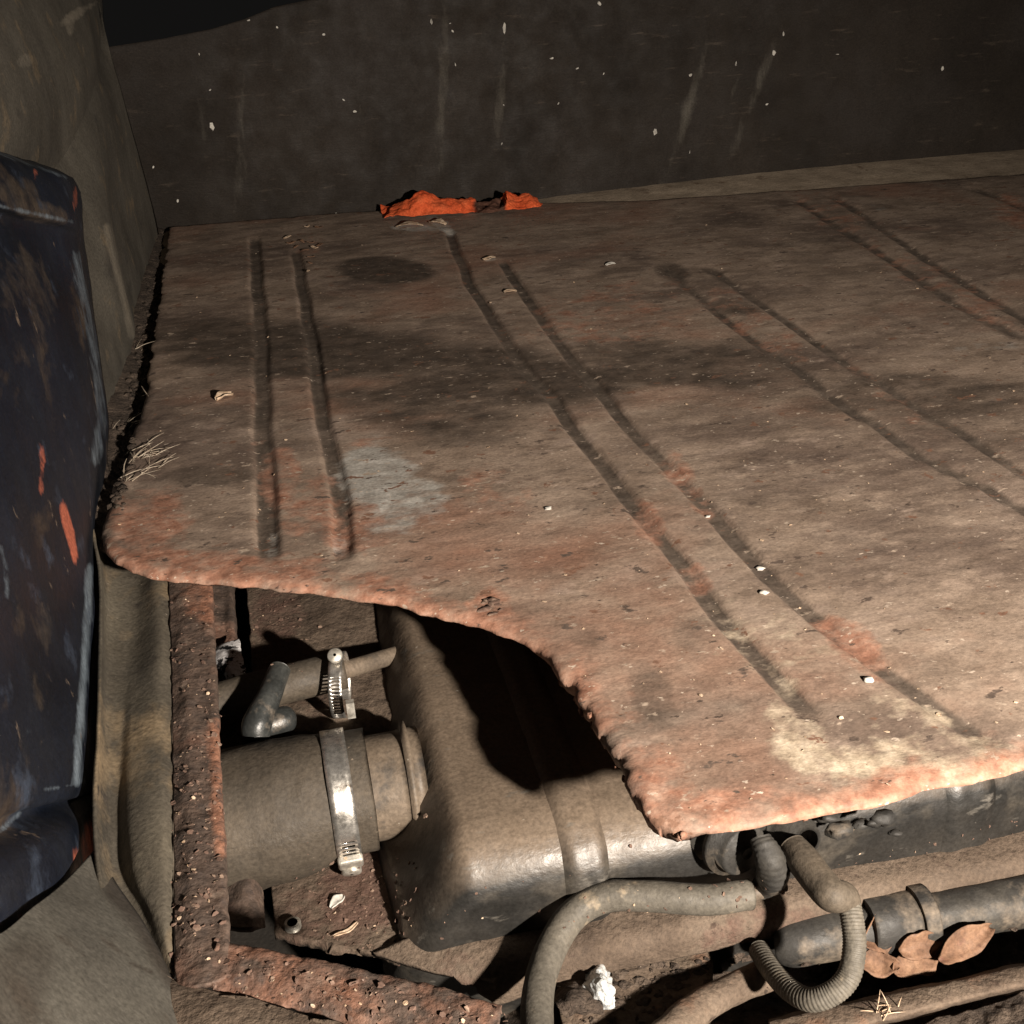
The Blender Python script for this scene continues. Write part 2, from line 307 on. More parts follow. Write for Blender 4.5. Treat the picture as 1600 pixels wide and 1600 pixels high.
body = empty('car_body', (-.16, .6, -.04), 'dark painted car body round the boot: dented navy side, taupe wheel housing and rusty frame', 'car body')
def X_(rows): return [[atX(*p) for p in r] for r in rows]
def Z_(rows): return [[at(*p) for p in r] for r in rows]
def pxmask(items):
    def fn(V):
        px, py = pixels(V); a = np.zeros(len(V))
        for x, y, rx, ry, ang, s in items:
            c, sn = math.cos(math.radians(ang)), math.sin(math.radians(ang)); dx, dy = px - x, py - y
            u, v = (dx * c + dy * sn) / rx, (-dx * sn + dy * c) / ry
            a = np.maximum(a, s * (1 - smooth(.55, 1.35, np.hypot(u, v))))
        return a
    return fn
def line_mask(items):
    def fn(V):
        px, py = pixels(V); a = np.zeros(len(V))
        for pts, wd, s in items:
            for (x0, y0), (x1, y1) in zip(pts[:-1], pts[1:]):
                t = np.clip(((px - x0) * (x1 - x0) + (py - y0) * (y1 - y0)) / ((x1 - x0) ** 2 + (y1 - y0) ** 2), 0, 1)
                a = np.maximum(a, s * np.exp(-(np.hypot(px - x0 - t * (x1 - x0), py - y0 - t * (y1 - y0)) / wd) ** 2))
        return a
    return fn
wing = X_([
 [(-90, 200, -.19), (0, 235, -.182), (60, 256, -.176), (108, 274, -.170), (124, 296, -.186)],
 [(-90, 225, -.172), (0, 250, -.165), (60, 268, -.160), (108, 284, -.156), (127, 306, -.172)],
 [(-90, 292, -.165), (0, 318, -.158), (60, 333, -.154), (112, 345, -.150), (130, 358, -.165)],
 [(-90, 330, -.175), (0, 350, -.168), (60, 362, -.162), (114, 378, -.158), (134, 395, -.172)],
 [(-90, 500, -.165), (0, 500, -.158), (75, 500, -.154), (130, 505, -.151), (152, 520, -.165)],
 [(-90, 650, -.165), (0, 650, -.156), (75, 648, -.151), (142, 648, -.147), (168, 645, -.158)],
 [(-90, 740, -.162), (0, 740, -.154), (75, 738, -.149), (142, 735, -.146), (166, 730, -.156)],
 [(-90, 850, -.155), (0, 850, -.150), (75, 848, -.147), (128, 845, -.145), (150, 836, -.155)],
 [(-90, 1000, -.15), (0, 1000, -.146), (75, 1000, -.144), (135, 1000, -.141), (157, 995, -.152)],
 [(-90, 1240, -.142), (0, 1236, -.138), (75, 1230, -.137), (122, 1222, -.134), (150, 1212, -.145)],
 [(-90, 1330, -.150), (0, 1290, -.146), (60, 1262, -.146), (115, 1246, -.144), (152, 1236, -.15)],
 [(-90, 1390, -.138), (0, 1355, -.134), (60, 1325, -.133), (118, 1300, -.132), (156, 1285, -.142)],
 [(-90, 1520, -.135), (0, 1470, -.132), (55, 1432, -.131), (108, 1400, -.130), (165, 1350, -.138)]])
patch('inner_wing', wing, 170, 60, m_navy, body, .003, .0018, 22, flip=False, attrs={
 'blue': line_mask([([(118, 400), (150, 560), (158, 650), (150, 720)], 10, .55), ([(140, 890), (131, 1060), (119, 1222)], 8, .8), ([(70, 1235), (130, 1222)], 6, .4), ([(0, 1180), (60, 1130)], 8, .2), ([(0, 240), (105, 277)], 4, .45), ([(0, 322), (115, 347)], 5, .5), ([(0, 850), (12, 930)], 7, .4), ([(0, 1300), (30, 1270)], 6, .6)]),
 'dust': pxmask([(60, 330, 60, 22, 15, .45), (40, 480, 60, 120, 0, .32), (60, 980, 30, 70, 0, .3), (65, 1060, 20, 60, 0, .3), (30, 300, 40, 30, 10, .4)]),
 'rust': pxmask([(108, 832, 8, 48, -13, 1.1), (117, 310, 4, 20, 0, .5), (135, 1350, 22, 70, 10, .75), (35, 1455, 10, 30, 0, .6), (66, 740, 6, 45, 0, .5), (55, 272, 4, 12, 0, .42)])})
housing = X_([
 [(-90, -140, -.215), (0, -130, -.205), (80, -120, -.195), (135, -110, -.187), (160, -100, -.20)],
 [(-90, 0, -.205), (0, 0, -.195), (85, 0, -.183), (138, 0, -.176), (161, 4, -.19)],
 [(-90, 90, -.202), (0, 95, -.19), (85, 95, -.178), (140, 92, -.17), (165, 90, -.185)],
 [(-90, 160, -.20), (0, 180, -.19), (80, 180, -.18), (132, 172, -.174), (164, 150, -.188)],
 [(-90, 230, -.205), (0, 262, -.20), (70, 280, -.194), (112, 290, -.19), (145, 270, -.195)],
 [(-90, 300, -.215), (0, 330, -.21), (70, 345, -.205), (112, 350, -.20), (140, 350, -.20)]])
patch('wheel_housing', housing, 90, 60, m_taupe, body, .003, .0016, 10, attrs={'pale': pxmask([(115, 25, 30, 10, -35, .6), (110, 45, 8, 12, 0, .5), (40, 95, 15, 15, 0, .4), (140, 10, 18, 5, -30, .5)])})
wall = X_([
 [(60, -60, -.20), (100, -50, -.20), (130, -40, -.20), (140, -30, -.20), (148, -20, -.19)],
 [(10, 60, -.215), (100, 70, -.192), (140, 75, -.182), (158, 78, -.178), (172, 80, -.170)],
 [(20, 200, -.212), (110, 195, -.182), (150, 185, -.170), (172, 180, -.170), (203, 190, -.164)],
 [(30, 350, -.205), (130, 345, -.174), (166, 342, -.162), (185, 338, -.170), (243, 342, -.160)],
 [(60, 450, -.195), (150, 445, -.169), (187, 440, -.158), (203, 440, -.166), (249, 400, -.160)],
 [(130, 540, -.170), (180, 535, -.163), (207, 528, -.157), (216, 525, -.163), (238, 500, -.160)],
 [(150, 680, -.170), (175, 660, -.165), (190, 640, -.162), (200, 630, -.164), (220, 600, -.162)]])
patch('side_wall', wall, 110, 70, m_taupe, body, .003, .0015, 20, attrs={'pale': line_mask([([(168, 355), (185, 430), (208, 525)], 9, .6), ([(150, 190), (160, 260)], 4, .25)])})
bulge = Z_([
 [(-90, 1500, .085), (0, 1458, .052), (50, 1418, .03), (100, 1378, .0), (158, 1318, -.03)],
 [(-90, 1560, .09), (0, 1512, .058), (60, 1470, .036), (125, 1426, .003), (180, 1375, -.034)],
 [(-90, 1640, .093), (0, 1590, .06), (80, 1545, .037), (160, 1492, .004), (224, 1440, -.035)],
 [(-90, 1740, .095), (0, 1690, .062), (90, 1650, .04), (190, 1588, .005), (264, 1518, -.033)],
 [(-90, 1880, .095), (0, 1830, .062), (100, 1790, .042), (225, 1715, .008), (295, 1630, -.03)]])
m_bulge = M('grey wheel arch', [(0, (0.0720, 0.0662, 0.0562)), (.5, (0.0972, 0.0900, 0.0756)), (1, (0.1188, 0.1094, 0.0922))], 14, S1, [('attr', 'dark', (.05, .042, .034), 30, .6, S1), ('noise', (.06, .05, .04), 40, .62, .74, S1)], (.6, .9), 0, [(40, .0006, S1), (300, .0003, S1)])
patch('wheel_arch', bulge, 80, 60, m_bulge, body, .003, .0012, 22, attrs={'dark': lambda V: np.maximum(pxmask([(20, 1560, 60, 120, 20, .6)])(V), line_mask([([(150, 1300), (175, 1390), (225, 1450), (270, 1530)], 22, .8), ([(205, 1505), (238, 1520)], 4, .9)])(V))})
gut = Z_([
 [(140, 800, .0), (152, 800, -.02), (185, 800, -.031), (215, 800, -.033), (240, 800, -.029), (262, 800, -.032)],
 [(158, 890, -.012), (166, 890, -.026), (185, 890, -.031), (215, 890, -.033), (242, 890, -.028), (263, 890, -.032)],
 [(159, 1000, -.016), (168, 1000, -.028), (190, 1000, -.033), (212, 1000, -.034), (246, 1000, -.028), (266, 1000, -.032)],
 [(156, 1120, -.018), (167, 1120, -.029), (190, 1120, -.032), (208, 1120, -.030), (245, 1120, -.028), (268, 1120, -.032)],
 [(150, 1250, -.018), (166, 1250, -.031), (185, 1250, -.035), (205, 1250, -.029), (248, 1250, -.027), (270, 1250, -.032)],
 [(156, 1360, -.02), (176, 1360, -.034), (192, 1360, -.037), (212, 1360, -.029), (252, 1370, -.027), (271, 1380, -.032)],
 [(165, 1430, -.02), (200, 1430, -.035), (222, 1430, -.036), (242, 1440, -.031), (258, 1450, -.03), (272, 1460, -.033)],
 [(220, 1520, -.03), (235, 1520, -.036), (250, 1520, -.036), (262, 1520, -.034), (268, 1520, -.033), (274, 1525, -.034)]])
patch('gutter', gut, 150, 60, m_gutter, body, .002, .0007, 30)
rail = Z_([
 [(262, 840, -.031), (285, 840, -.029), (308, 840, -.029), (328, 840, -.031), (329, 850, -.044)],
 [(264, 925, -.031), (285, 925, -.029), (310, 925, -.029), (331, 925, -.031), (332, 935, -.044)],
 [(268, 1060, -.031), (290, 1060, -.028), (315, 1060, -.029), (338, 1060, -.031), (339, 1070, -.044)],
 [(270, 1200, -.031), (295, 1200, -.028), (320, 1200, -.029), (344, 1200, -.031), (345, 1210, -.044)],
 [(271, 1340, -.031), (297, 1340, -.028), (325, 1340, -.029), (352, 1340, -.031), (353, 1350, -.044)],
 [(272, 1470, -.031), (300, 1470, -.028), (332, 1470, -.029), (357, 1468, -.031), (358, 1478, -.044)],
 [(274, 1540, -.031), (302, 1540, -.028), (336, 1535, -.029), (362, 1520, -.031), (364, 1530, -.044)]])
patch('frame_rail', rail, 220, 44, m_rust, body, .003, .0014, 130, attrs={'rust': line_mask([([(322, 925), (326, 960)], 22, .8), ([(336, 1130), (340, 1240), (346, 1330)], 14, .85), ([(300, 930), (305, 950)], 20, .6)])})
rail2 = Z_([
 [(345, 1480, -.042), (345, 1472, -.032), (342, 1492, -.030), (335, 1515, -.030), (328, 1546, -.032)],
 [(440, 1496, -.042), (440, 1488, -.032), (432, 1508, -.030), (420, 1530, -.030), (405, 1560, -.032)],
 [(560, 1522, -.042), (560, 1514, -.032), (550, 1535, -.030), (530, 1560, -.030), (500, 1590, -.032)],
 [(690, 1550, -.042), (690, 1542, -.032), (680, 1565, -.030), (660, 1595, -.030), (610, 1625, -.032)],
 [(785, 1582, -.042), (785, 1574, -.032), (775, 1602, -.030), (750, 1640, -.030), (690, 1670, -.032)]])
patch('frame_rail', rail2, 220, 44, m_rust, body, .003, .0014, 130, edge=.003, flip=True, attrs={'rust': lambda V: np.full(len(V), .42)})
sill = Z_([
 [(262, 1526, -.033), (330, 1545, -.030), (400, 1560, -.029), (480, 1586, -.029), (560, 1608, -.029), (700, 1670, -.029), (800, 1740, -.029)],
 [(266, 1560, -.028), (330, 1580, -.026), (395, 1600, -.026), (470, 1625, -.026), (540, 1650, -.026), (680, 1710, -.026), (780, 1780, -.026)],
 [(270, 1700, -.026), (330, 1720, -.025), (390, 1740, -.025), (460, 1765, -.025), (530, 1790, -.025), (660, 1850, -.025), (740, 1900, -.025)]])
patch('rear_sill', sill, 60, 160, m_tan, body, .0025, .0012, 60, edge=.0022)
# ledge below the gap left of the tank, and the front cross panel below the tank lip
mb = MB()
mk_led = patch('support_ledge', Z_([
 [(322, 880, -.085), (345, 880, -.088), (362, 880, -.09), (366, 880, -.115)], [(326, 1000, -.085), (350, 1000, -.088), (368, 1000, -.09), (372, 1000, -.115)],
 [(335, 1200, -.115), (365, 1200, -.118), (384, 1200, -.12), (388, 1200, -.135)], [(340, 1370, -.115), (384, 1370, -.112), (404, 1370, -.12), (408, 1370, -.135)],
 [(345, 1450, -.115), (390, 1450, -.112), (410, 1450, -.12), (414, 1450, -.135)]]), 120, 24, m_rust, body, .003, .002, 90)
# ledge behind the floor board
patch('back_ledge', [[(x, y, -.004 + (zz if zz < 0 else zz * q_) - .006 * (1 - q_)) for x, q_ in ((-.26, 0), (.2, .1), (.5, .6), (.9, 1), (1.9, 1))] for y, zz in ((1.40, -.03), (1.46, -.004), (1.53, .002), (1.66, .011))], 40, 200, m_ledge, body, .004, .0016, 40, flip=True)
patch('side_ledge', [[(x, y, z) for y in (.715, .78, .9, 1.1, 1.3, 1.66)] for x, z in ((-.215, .004), (-.185, -.002), (-.160, -.006), (-.13, -.022))], 40, 260, m_dirt, body, .003, .004, 70)

# ------------------------------------------------------------------ fuel tank
tank = empty('fuel_tank', (.3, .7, -.14), 'dusty black fuel tank with rounded edges lying below the cut out in the floor', 'fuel tank')
TX0, TX1, TY0, TY1, TZ0, TZ1, TR = .0265, 1.35, .417, 1.15, -.22, -.074, .034
def rbox_profile():
    pass
def tank_grid(x0, off=0, xs=None, left=True):
    pr = []                                              # (inset d from outer, y,z) front profile from bottom up over the top to the back
    nf = 40
    yz = [(TY0, z, -1, 0) for z in np.linspace(TZ0, TZ1 - TR, 26)]
    yz += [(TY0 + TR - TR * math.cos(a), TZ1 - TR + TR * math.sin(a), -math.cos(a), math.sin(a)) for a in np.linspace(0, math.pi / 2, 26)[1:]]
    yz += [(y, TZ1, 0, 1) for y in np.linspace(TY0 + TR, TY1, 120)[1:]]
    return yz
yz = tank_grid(0)
xs = np.concatenate([np.linspace(TX0 + TR, .40, 150), np.linspace(.41, TX1, 60)])
xs = np.concatenate([np.linspace(.004, .11, 76), np.linspace(.112, .40, 110), np.linspace(.41, TX1, 60)])
def tank_pt(x, y, z):                                    # the left end falls away as a broad dusty shoulder
    drop = .056 * (1 - smooth(.006, .058, x)) + .04 * (1 - smooth(.003, .016, x)); k = smooth(TZ0 + .04, TZ1 - TR, z)
    cr_ = .032; ins = cr_ - math.sqrt(max(0, cr_ ** 2 - max(0, .004 + cr_ - x) ** 2)) if x < .004 + cr_ else 0
    return (x, max(y, TY0 + ins), z - drop * k)
rows = [[tank_pt(x, y, z) for x in xs] for y, z, ny, nzz in yz]
G = np.array(rows); V = G.reshape(-1, 3)
du = np.gradient(G, axis=0); dv = np.gradient(G, axis=1); N_ = np.cross(dv, du).reshape(-1, 3); N_ /= np.linalg.norm(N_, axis=1, keepdims=True) + 1e-9
V = V + N_ * (fbm(V, 9, 2) * .004 + fbm(V, 30, 2) * .0012)[:, None]
shell = mk('tank_shell', V, gridF(G.shape[0], G.shape[1]), m_tank, tank)
def band(xa, xb):
    xs_ = np.linspace(xa, xb, 10); h = np.array([0, .0022, .0034, .0036, .0034, .0034, .0036, .0034, .0022, 0]) - .0006
    rr = [[(x, y + ny * hh, z + nz_ * hh) for x, hh in zip(xs_, h)] for y, z, ny, nz_ in yz[4:110]]
    G = np.array(rr); V = G.reshape(-1, 3)
    N0 = np.repeat(np.array([(0, a[2], a[3]) for a in yz[4:110]]), 10, axis=0)
    V = V + N0 * (fbm(V, 9, 2) * .004 + fbm(V, 30, 2) * .0012 + fbm(V, 120, 2) * .0005)[:, None]
    return mk('raised_band', V, gridF(len(rr), 10), m_tank, tank)
band(.106, .133); band(.334, .368)
# seam flange the tank sits in
flm = pxmask([(560, 1390, 70, 90, 20, .75), (430, 960, 50, 50, 0, .6), (480, 1430, 60, 50, 0, .45), (1180, 1450, 120, 30, -15, .5), (720, 1520, 50, 30, 20, .4), (500, 1080, 60, 50, 0, .4)])
P0 = lambda x, y: at(x, y, -.137)
PZ = lambda x, y, z: at(x, y, z)
flr = [[PZ(372, 820, -.094), PZ(440, 820, -.094), PZ(520, 820, -.094), PZ(700, 820, -.094)],
       [PZ(386, 930, -.095), PZ(450, 930, -.095), PZ(520, 930, -.094), PZ(700, 930, -.095)],
       [PZ(396, 1060, -.097), PZ(470, 1060, -.097), PZ(560, 1060, -.097), PZ(720, 1060, -.097)],
       [PZ(402, 1135, -.098), PZ(470, 1135, -.098), PZ(560, 1135, -.098), PZ(720, 1135, -.098)],
       [PZ(408, 1220, -.137), PZ(480, 1220, -.137), PZ(580, 1220, -.137), PZ(740, 1220, -.137)],
       [P0(418, 1330), P0(490, 1330), P0(600, 1330), P0(760, 1330)],
       [P0(424, 1400), P0(520, 1405), P0(625, 1415), P0(790, 1400)],
       [P0(429, 1440), P0(525, 1458), P0(640, 1480), P0(800, 1490)],
       [P0(430, 1454), P0(528, 1476), P0(648, 1500), P0(770, 1538)]]
patch('flange', flr, 200, 90, m_plate, tank, .006, .0016, 120, attrs={'rust': flm}, edge=.0015)
lip = [[(x if x > .09 else x0 + (x - .012) * .6, y, z + .003 * math.sin(x * 9) - (.004 if x < .03 else 0)) for x in (.012, .06, .10, .17, .26, .4, .8, 1.4)] for y, z, x0 in ((.43, -.1360, .0), (.420, -.1355, .014), (.411, -.1352, .028), (.402, -.1365, .046), (.398, -.142, .056), (.398, -.152, .06))]
patch('flange', lip, 40, 320, m_plate, tank, .004, .0014, 60, attrs={'rust': flm}, edge=.001, flip=True)
CZ = -.099; CY = .5185
mb = MB(); mb.add(*lathe([(-.010, .0325), (-.004, .0325), (-.003, .0368), (-.0005, .037), (.0008, .0325), (.004, .0318), (.03, .0315), (.06, .0315), (.07, .0315)], (.034, CY, CZ), (-1, 0, 0), 56)); mb.build('filler_neck', m_neck, tank)
a_, b_ = at(622, 1022, -.090), at(515, 1054, -.074)
Vt, Ft = tube([a_, a_ * .6 + b_ * .4, b_], .0062, 20, 20); mk('vent_pipe', Vt, Ft, m_neck, tank)
# sender cap, outlet boss and bracket at the front face
cap = at(1165, 1335, -.088)
ax = _n(np.array([.25, -.85, .12]))
mb = MB(); mb.add(*lathe([(-.03, .019), (-.012, .019), (-.011, .016), (-.006, .016), (-.005, .0195), (-.001, .0195), (0, .015), (.006, .015), (.0075, .0135), (.008, .004), (.0095, 0.0035)], cap + [-.002, .008, 0], ax, 36)); mb.build('sender_cap', m_blackdust, tank)
boss = at(1250, 1312, -.082)
mb = MB(); mb.add(*lathe([(-.03, .017), (-.008, .017), (-.007, .0135), (0, .0135), (.002, .011), (.012, .0085), (.013, .006)], boss + [0, .006, 0], _n(np.array([.1, -.9, .35])), 32)); mb.build('outlet_boss', m_blackdust, tank)
Vt, Ft = tube([at(1188, 1308, -.07), at(1202, 1335, -.075), at(1206, 1365, -.09), at(1190, 1392, -.112)], [.006, .0078, .0085, .006], 18, 50, corr=(1.7, .03), amp=.0025); mk('outlet_tube', Vt, Ft, m_blackdust, tank)
mb = MB()
for k in range(9): mb.add(*lump(np.array(at(1290 + k * 14, 1292 + 6 * math.sin(k), -.075)) + [0, random.uniform(0, .01), random.uniform(-.008, .004)], random.uniform(.002, .006), k, (1.5, .8, .7)))
mb.build('dirt_clod', m_blackdust, tank)['kind'] = 'stuff'
bl = at(458, 1448, -.1355); mb = MB(); mb.add(*lathe([(0, .0048), (.003, .0048), (.0036, .0042), (.0037, .003)], bl, (0, 0, 1), 18)); mb.build('bolt', m_screw, tank)

# ------------------------------------------------------------------ hoses and clamps
hp = [(.012, CY, CZ), (-.006, CY, CZ), (-.022, CY, CZ - .001), (-.042, CY - .001, CZ - .003), (-.068, CY - .001, CZ - .005), (-.11, CY - .004, CZ - .011), (-.16, CY - .008, CZ - .02)]
Vt, Ft = tube(hp, [.0368, .0366, .0398, .0420, .0425, .042, .041], 56, 70, amp=.0012)
tag(mk('filler_hose', Vt, Ft, m_hose), 'fat dusty rubber filler hose clamped on the tank neck', 'hose')
v0, v1 = at(345, 1098, -.076), at(537, 1046, -.0725)
vp = [v0 + (v0 - v1) * .5 + [0, 0, -.006], v0, v0 * .55 + v1 * .45 + [0, 0, .001], v1]
Vt, Ft = tube(vp, [.0135, .0135, .013, .0125], 36, 60, amp=.0006)
tag(mk('vent_hose', Vt, Ft, m_hose), 'thinner dusty vent hose lying above the fat filler hose, under the narrow clamp', 'hose')
def clamp(label, c, axis, r, wd, th_slots, th_house, th_head, hs):
    """worm drive clamp; angle 0 = up, growing towards the camera side"""
    root = empty('hose_clamp', c, label, 'hose clamp', 'worm drive hose clamps on the hoses')
    axis = _n(np.asarray(axis, float)); up = np.array([0, 0, 1.]); up = _n(up - axis * (up @ axis)); fr = np.cross(up, axis)
    if fr[1] > 0: fr = -fr
    pt = lambda th, rr, w_: np.asarray(c) + rr * (math.cos(th) * up + math.sin(th) * fr) + axis * w_
    n = 220; V = []; Fc = []
    ws = (-.5, -.27, .27, .5)
    for i in range(n):
        th = 2 * math.pi * i / n
        V += [pt(th, r, w_ * wd) for w_ in ws]
    for i in range(n):
        th = math.degrees(2 * math.pi * i / n); j = (i + 1) % n
        slot = th_slots[0] < th < th_slots[1] and i % 4 in (0, 1)
        for s_ in range(3):
            if slot and s_ == 1: continue
            Fc.append((i * 4 + s_, j * 4 + s_, j * 4 + s_ + 1, i * 4 + s_ + 1))
    b_o = mk('band', V, Fc, m_steel, root); s = b_o.modifiers.new('s', 'SOLIDIFY'); s.thickness = .0008; s.offset = 0
    tg = lambda th: -math.sin(th) * up + math.cos(th) * fr
    nr = lambda th: math.cos(th) * up + math.sin(th) * fr
    if th_house is not None:
        th = math.radians(th_house); Rm = np.stack([axis, tg(th), nr(th)], 1)
        Vb, Fb = box(pt(th, r + .0022 * hs, 0), np.array([wd * 1.05, .013 * hs, .005 * hs]), Rm)
        h = mk('screw_housing', Vb, Fb, m_screw, root, False); bv = h.modifiers.new('b', 'BEVEL'); bv.width = .0016 * hs; bv.segments = 3
    th = math.radians(th_head); T = tg(th)
    p = pt(th, r + .0035 * hs, 0)
    hd = MB(); hd.add(*lathe([(-.004 * hs, .002 * hs), (0, .002 * hs), (.0, .0055 * hs), (.0036 * hs, .0055 * hs), (.0044 * hs, .0046 * hs), (.0045 * hs, .001)], p, T * .6 + np.array([0, -.55, .35]) if hs > .95 else nr(th) * .7 + T * .2 + np.array([0, -.5, .3]), 24)); so = hd.build('screw_head', m_screw, root)
    return root
cl = clamp('wide bright worm clamp around the fat filler hose beside the tank neck', (-.0065, CY, CZ), (1, .02, 0), .0385, .0142, (92, 119), 122, 134, 1.1)
mb = MB()
vdir = _n(v1 - v0)
sm = clamp('narrow slotted worm clamp hanging loose around the thinner vent hose', at(531, 1070, -.077), _n(vdir + np.array([.05, -.32, -.04])), .0215, .0088, (40, 130), None, 6, .9)
tl = MB(); tlb = at(548, 1108, -.07); tl.add(*box(tlb, np.array([.005, .004, .012]))); o = tl.build('screw_housing', m_screw, sm, False)
e0, e1, e2, e3 = at(437, 1046, -.050), at(420, 1090, -.054), at(402, 1130, -.062), at(400, 1150, -.068)
mb = MB(); mb.add(*tube([e0, e0 * .5 + e1 * .5, e1, e2, e3], [.0070, .0072, .0076, .0092, .0085], 28, 50)); elb = mb.build('rubber_elbow', m_black)
tag(elb, 'shiny black rubber elbow cap leaning on the dusty vent hose', 'elbow')
mb = MB(); mb.add(*tube([at(398, 1135, -.07), at(420, 1132, -.07), at(440, 1126, -.07), at(449, 1122, -.071), at(456, 1120, -.072)], [.0090, .0092, .009, .0082, .005], 28, 40)); mb.build('stub', m_black, elb)
mb = MB(); mb.add(*tube([at(493, 1100, -.11), at(496, 1120, -.105), at(492, 1140, -.108)], .0013, 8, 12)); mb.add(*tube([at(508, 1108, -.115), at(503, 1125, -.11), at(501, 1142, -.11)], .0012, 8, 12))
tag(mb.build('bent_wire', m_black), 'short bent black wire ends poking up between the two hoses', 'wire')

fp = [at(1222, 1384, -.108), at(1172, 1398, -.108), at(1100, 1405, -.106), at(1010, 1400, -.106), at(945, 1402, -.107), at(893, 1432, -.112), at(857, 1492, -.117), at(840, 1560, -.117), at(842, 1640, -.114), at(860, 1760, -.11)]
Vt, Ft = tube(fp, [.0035, .0085, .0085, .0083, .0083, .0083, .0083, .0083, .0083, .0083], 32, 130, amp=.0005)
Vt, Ft = tube(fp[1:], .0083, 32, 130, amp=.0005)
fh = tag(mk('fuel_hose', Vt, Ft, m_grey), 'grey rubber fuel hose curving down from the tank front over the lip', 'hose')
Vt, Ft = tube([at(1225, 1380, -.107), at(1165, 1399, -.108)], .0045, 16, 10); mk('barb', Vt, Ft, m_neck, fh)
dt = empty('drain_tube', at(1310, 1400, -.08), 'dusty ribbed breather tube hanging in a loop from a stiff elbow', 'tube')
Vt, Ft = tube([at(1238, 1322, -.078), at(1255, 1345, -.078), at(1282, 1380, -.078), at(1300, 1398, -.078), at(1318, 1402, -.082), at(1328, 1415, -.088)], [.0075, .0088, .0088, .0086, .0078, .006], 28, 50, amp=.0004); mk('elbow', Vt, Ft, m_hose, dt)
Vt, Ft = tube([at(1325, 1405, -.085), at(1332, 1440, -.09), at(1335, 1480, -.098), at(1326, 1525, -.108), at(1300, 1552, -.115), at(1265, 1562, -.122), at(1232, 1545, -.13), at(1205, 1515, -.138), at(1186, 1485, -.145)], .0058, 24, 330, corr=(1.15, .028)); mk('ribbed_tube', Vt, Ft, m_grey, dt)

# ------------------------------------------------------------------ below the tank lip
low = Z_([[(760, 1400, -.20), (1000, 1400, -.20), (1250, 1400, -.20), (1500, 1400, -.20), (1800, 1380, -.20)],
 [(770, 1470, -.20), (1000, 1470, -.198), (1250, 1470, -.205), (1500, 1460, -.20), (1800, 1440, -.20)],
 [(780, 1540, -.195), (1000, 1540, -.19), (1250, 1545, -.205), (1500, 1520, -.20), (1800, 1490, -.20)],
 [(790, 1620, -.19), (1000, 1620, -.185), (1250, 1620, -.18), (1500, 1590, -.18), (1800, 1560, -.18)],
 [(800, 1800, -.17), (1000, 1800, -.17), (1250, 1800, -.17), (1500, 1750, -.17), (1800, 1700, -.17)]])
patch('lower_panel', low, 150, 260, m_dirt, body, .004, .006, 60)
blk = Z_([[(862, 1530, -.165), (930, 1500, -.165), (1010, 1488, -.165), (1098, 1478, -.165), (1106, 1482, -.175)],
 [(870, 1560, -.163), (935, 1530, -.162), (1015, 1512, -.162), (1102, 1508, -.163), (1112, 1514, -.178)],
 [(880, 1610, -.162), (945, 1590, -.16), (1030, 1570, -.16), (1104, 1545, -.162), (1112, 1552, -.18)],
 [(890, 1680, -.162), (955, 1670, -.16), (1050, 1650, -.16), (1100, 1620, -.164), (1108, 1630, -.185)]])
patch('cross_member', blk, 70, 90, m_tan, body, .006, .0022, 60)
bp_ = empty('black_pipe', at(1400, 1440, -.165), 'dusty black pipe running below the tank lip towards the right', 'pipe')
Vt, Ft = tube([at(1212, 1474, -.156), at(1240, 1472, -.154), at(1330, 1455, -.152), at(1450, 1435, -.152), at(1600, 1408, -.152), at(1800, 1370, -.152)], [.010, .0135, .014, .014, .0145, .015], 28, 80, amp=.0015); mk('pipe_body', Vt, Ft, m_blackdust, bp_)
Vt, Ft = tube([at(1352, 1447, -.150), at(1425, 1436, -.150)], .0165, 26, 14, amp=.001); mk('sleeve', Vt, Ft, m_blackdust, bp_)
Vt, Ft = tube([at(1425, 1434, -.149), at(1448, 1430, -.149)], .0178, 26, 8); mk('clip', Vt, Ft, m_blackdust, bp_)
Vt, Ft = tube([at(960, 1700, -.14), at(1050, 1606, -.146), at(1105, 1566, -.15), at(1160, 1538, -.155), at(1205, 1520, -.162)], [.0085, .0085, .0082, .008, .008], 24, 60, amp=.0016)
tag(mk('tan_pipe', Vt, Ft, m_tan), 'dirt caked tan pipe crossing the bottom edge left of the ribbed tube', 'pipe')
st = Z_([[(1200, 1590, -.152), (1340, 1562, -.15), (1480, 1532, -.15), (1620, 1500, -.15), (1800, 1460, -.15)],
 [(1200, 1598, -.146), (1340, 1570, -.144), (1480, 1540, -.144), (1620, 1508, -.144), (1800, 1468, -.144)],
 [(1210, 1630, -.146), (1350, 1602, -.144), (1490, 1566, -.144), (1630, 1532, -.144), (1800, 1495, -.144)],
 [(1210, 1640, -.16), (1350, 1612, -.16), (1490, 1574, -.16), (1630, 1540, -.16), (1800, 1504, -.16)]])
patch('rear_rail', st, 40, 160, m_tan, body, .003, .0014, 60, edge=.001)
ft = Z_([[(850, 1690, -.135), (1200, 1660, -.135), (1480, 1590, -.15), (1620, 1548, -.15), (1800, 1510, -.15)],
 [(850, 1800, -.12), (1200, 1780, -.12), (1480, 1700, -.14), (1620, 1650, -.14), (1800, 1600, -.14)]])
patch('rear_apron', ft, 60, 160, m_dirt, body, .003, .005, 60)

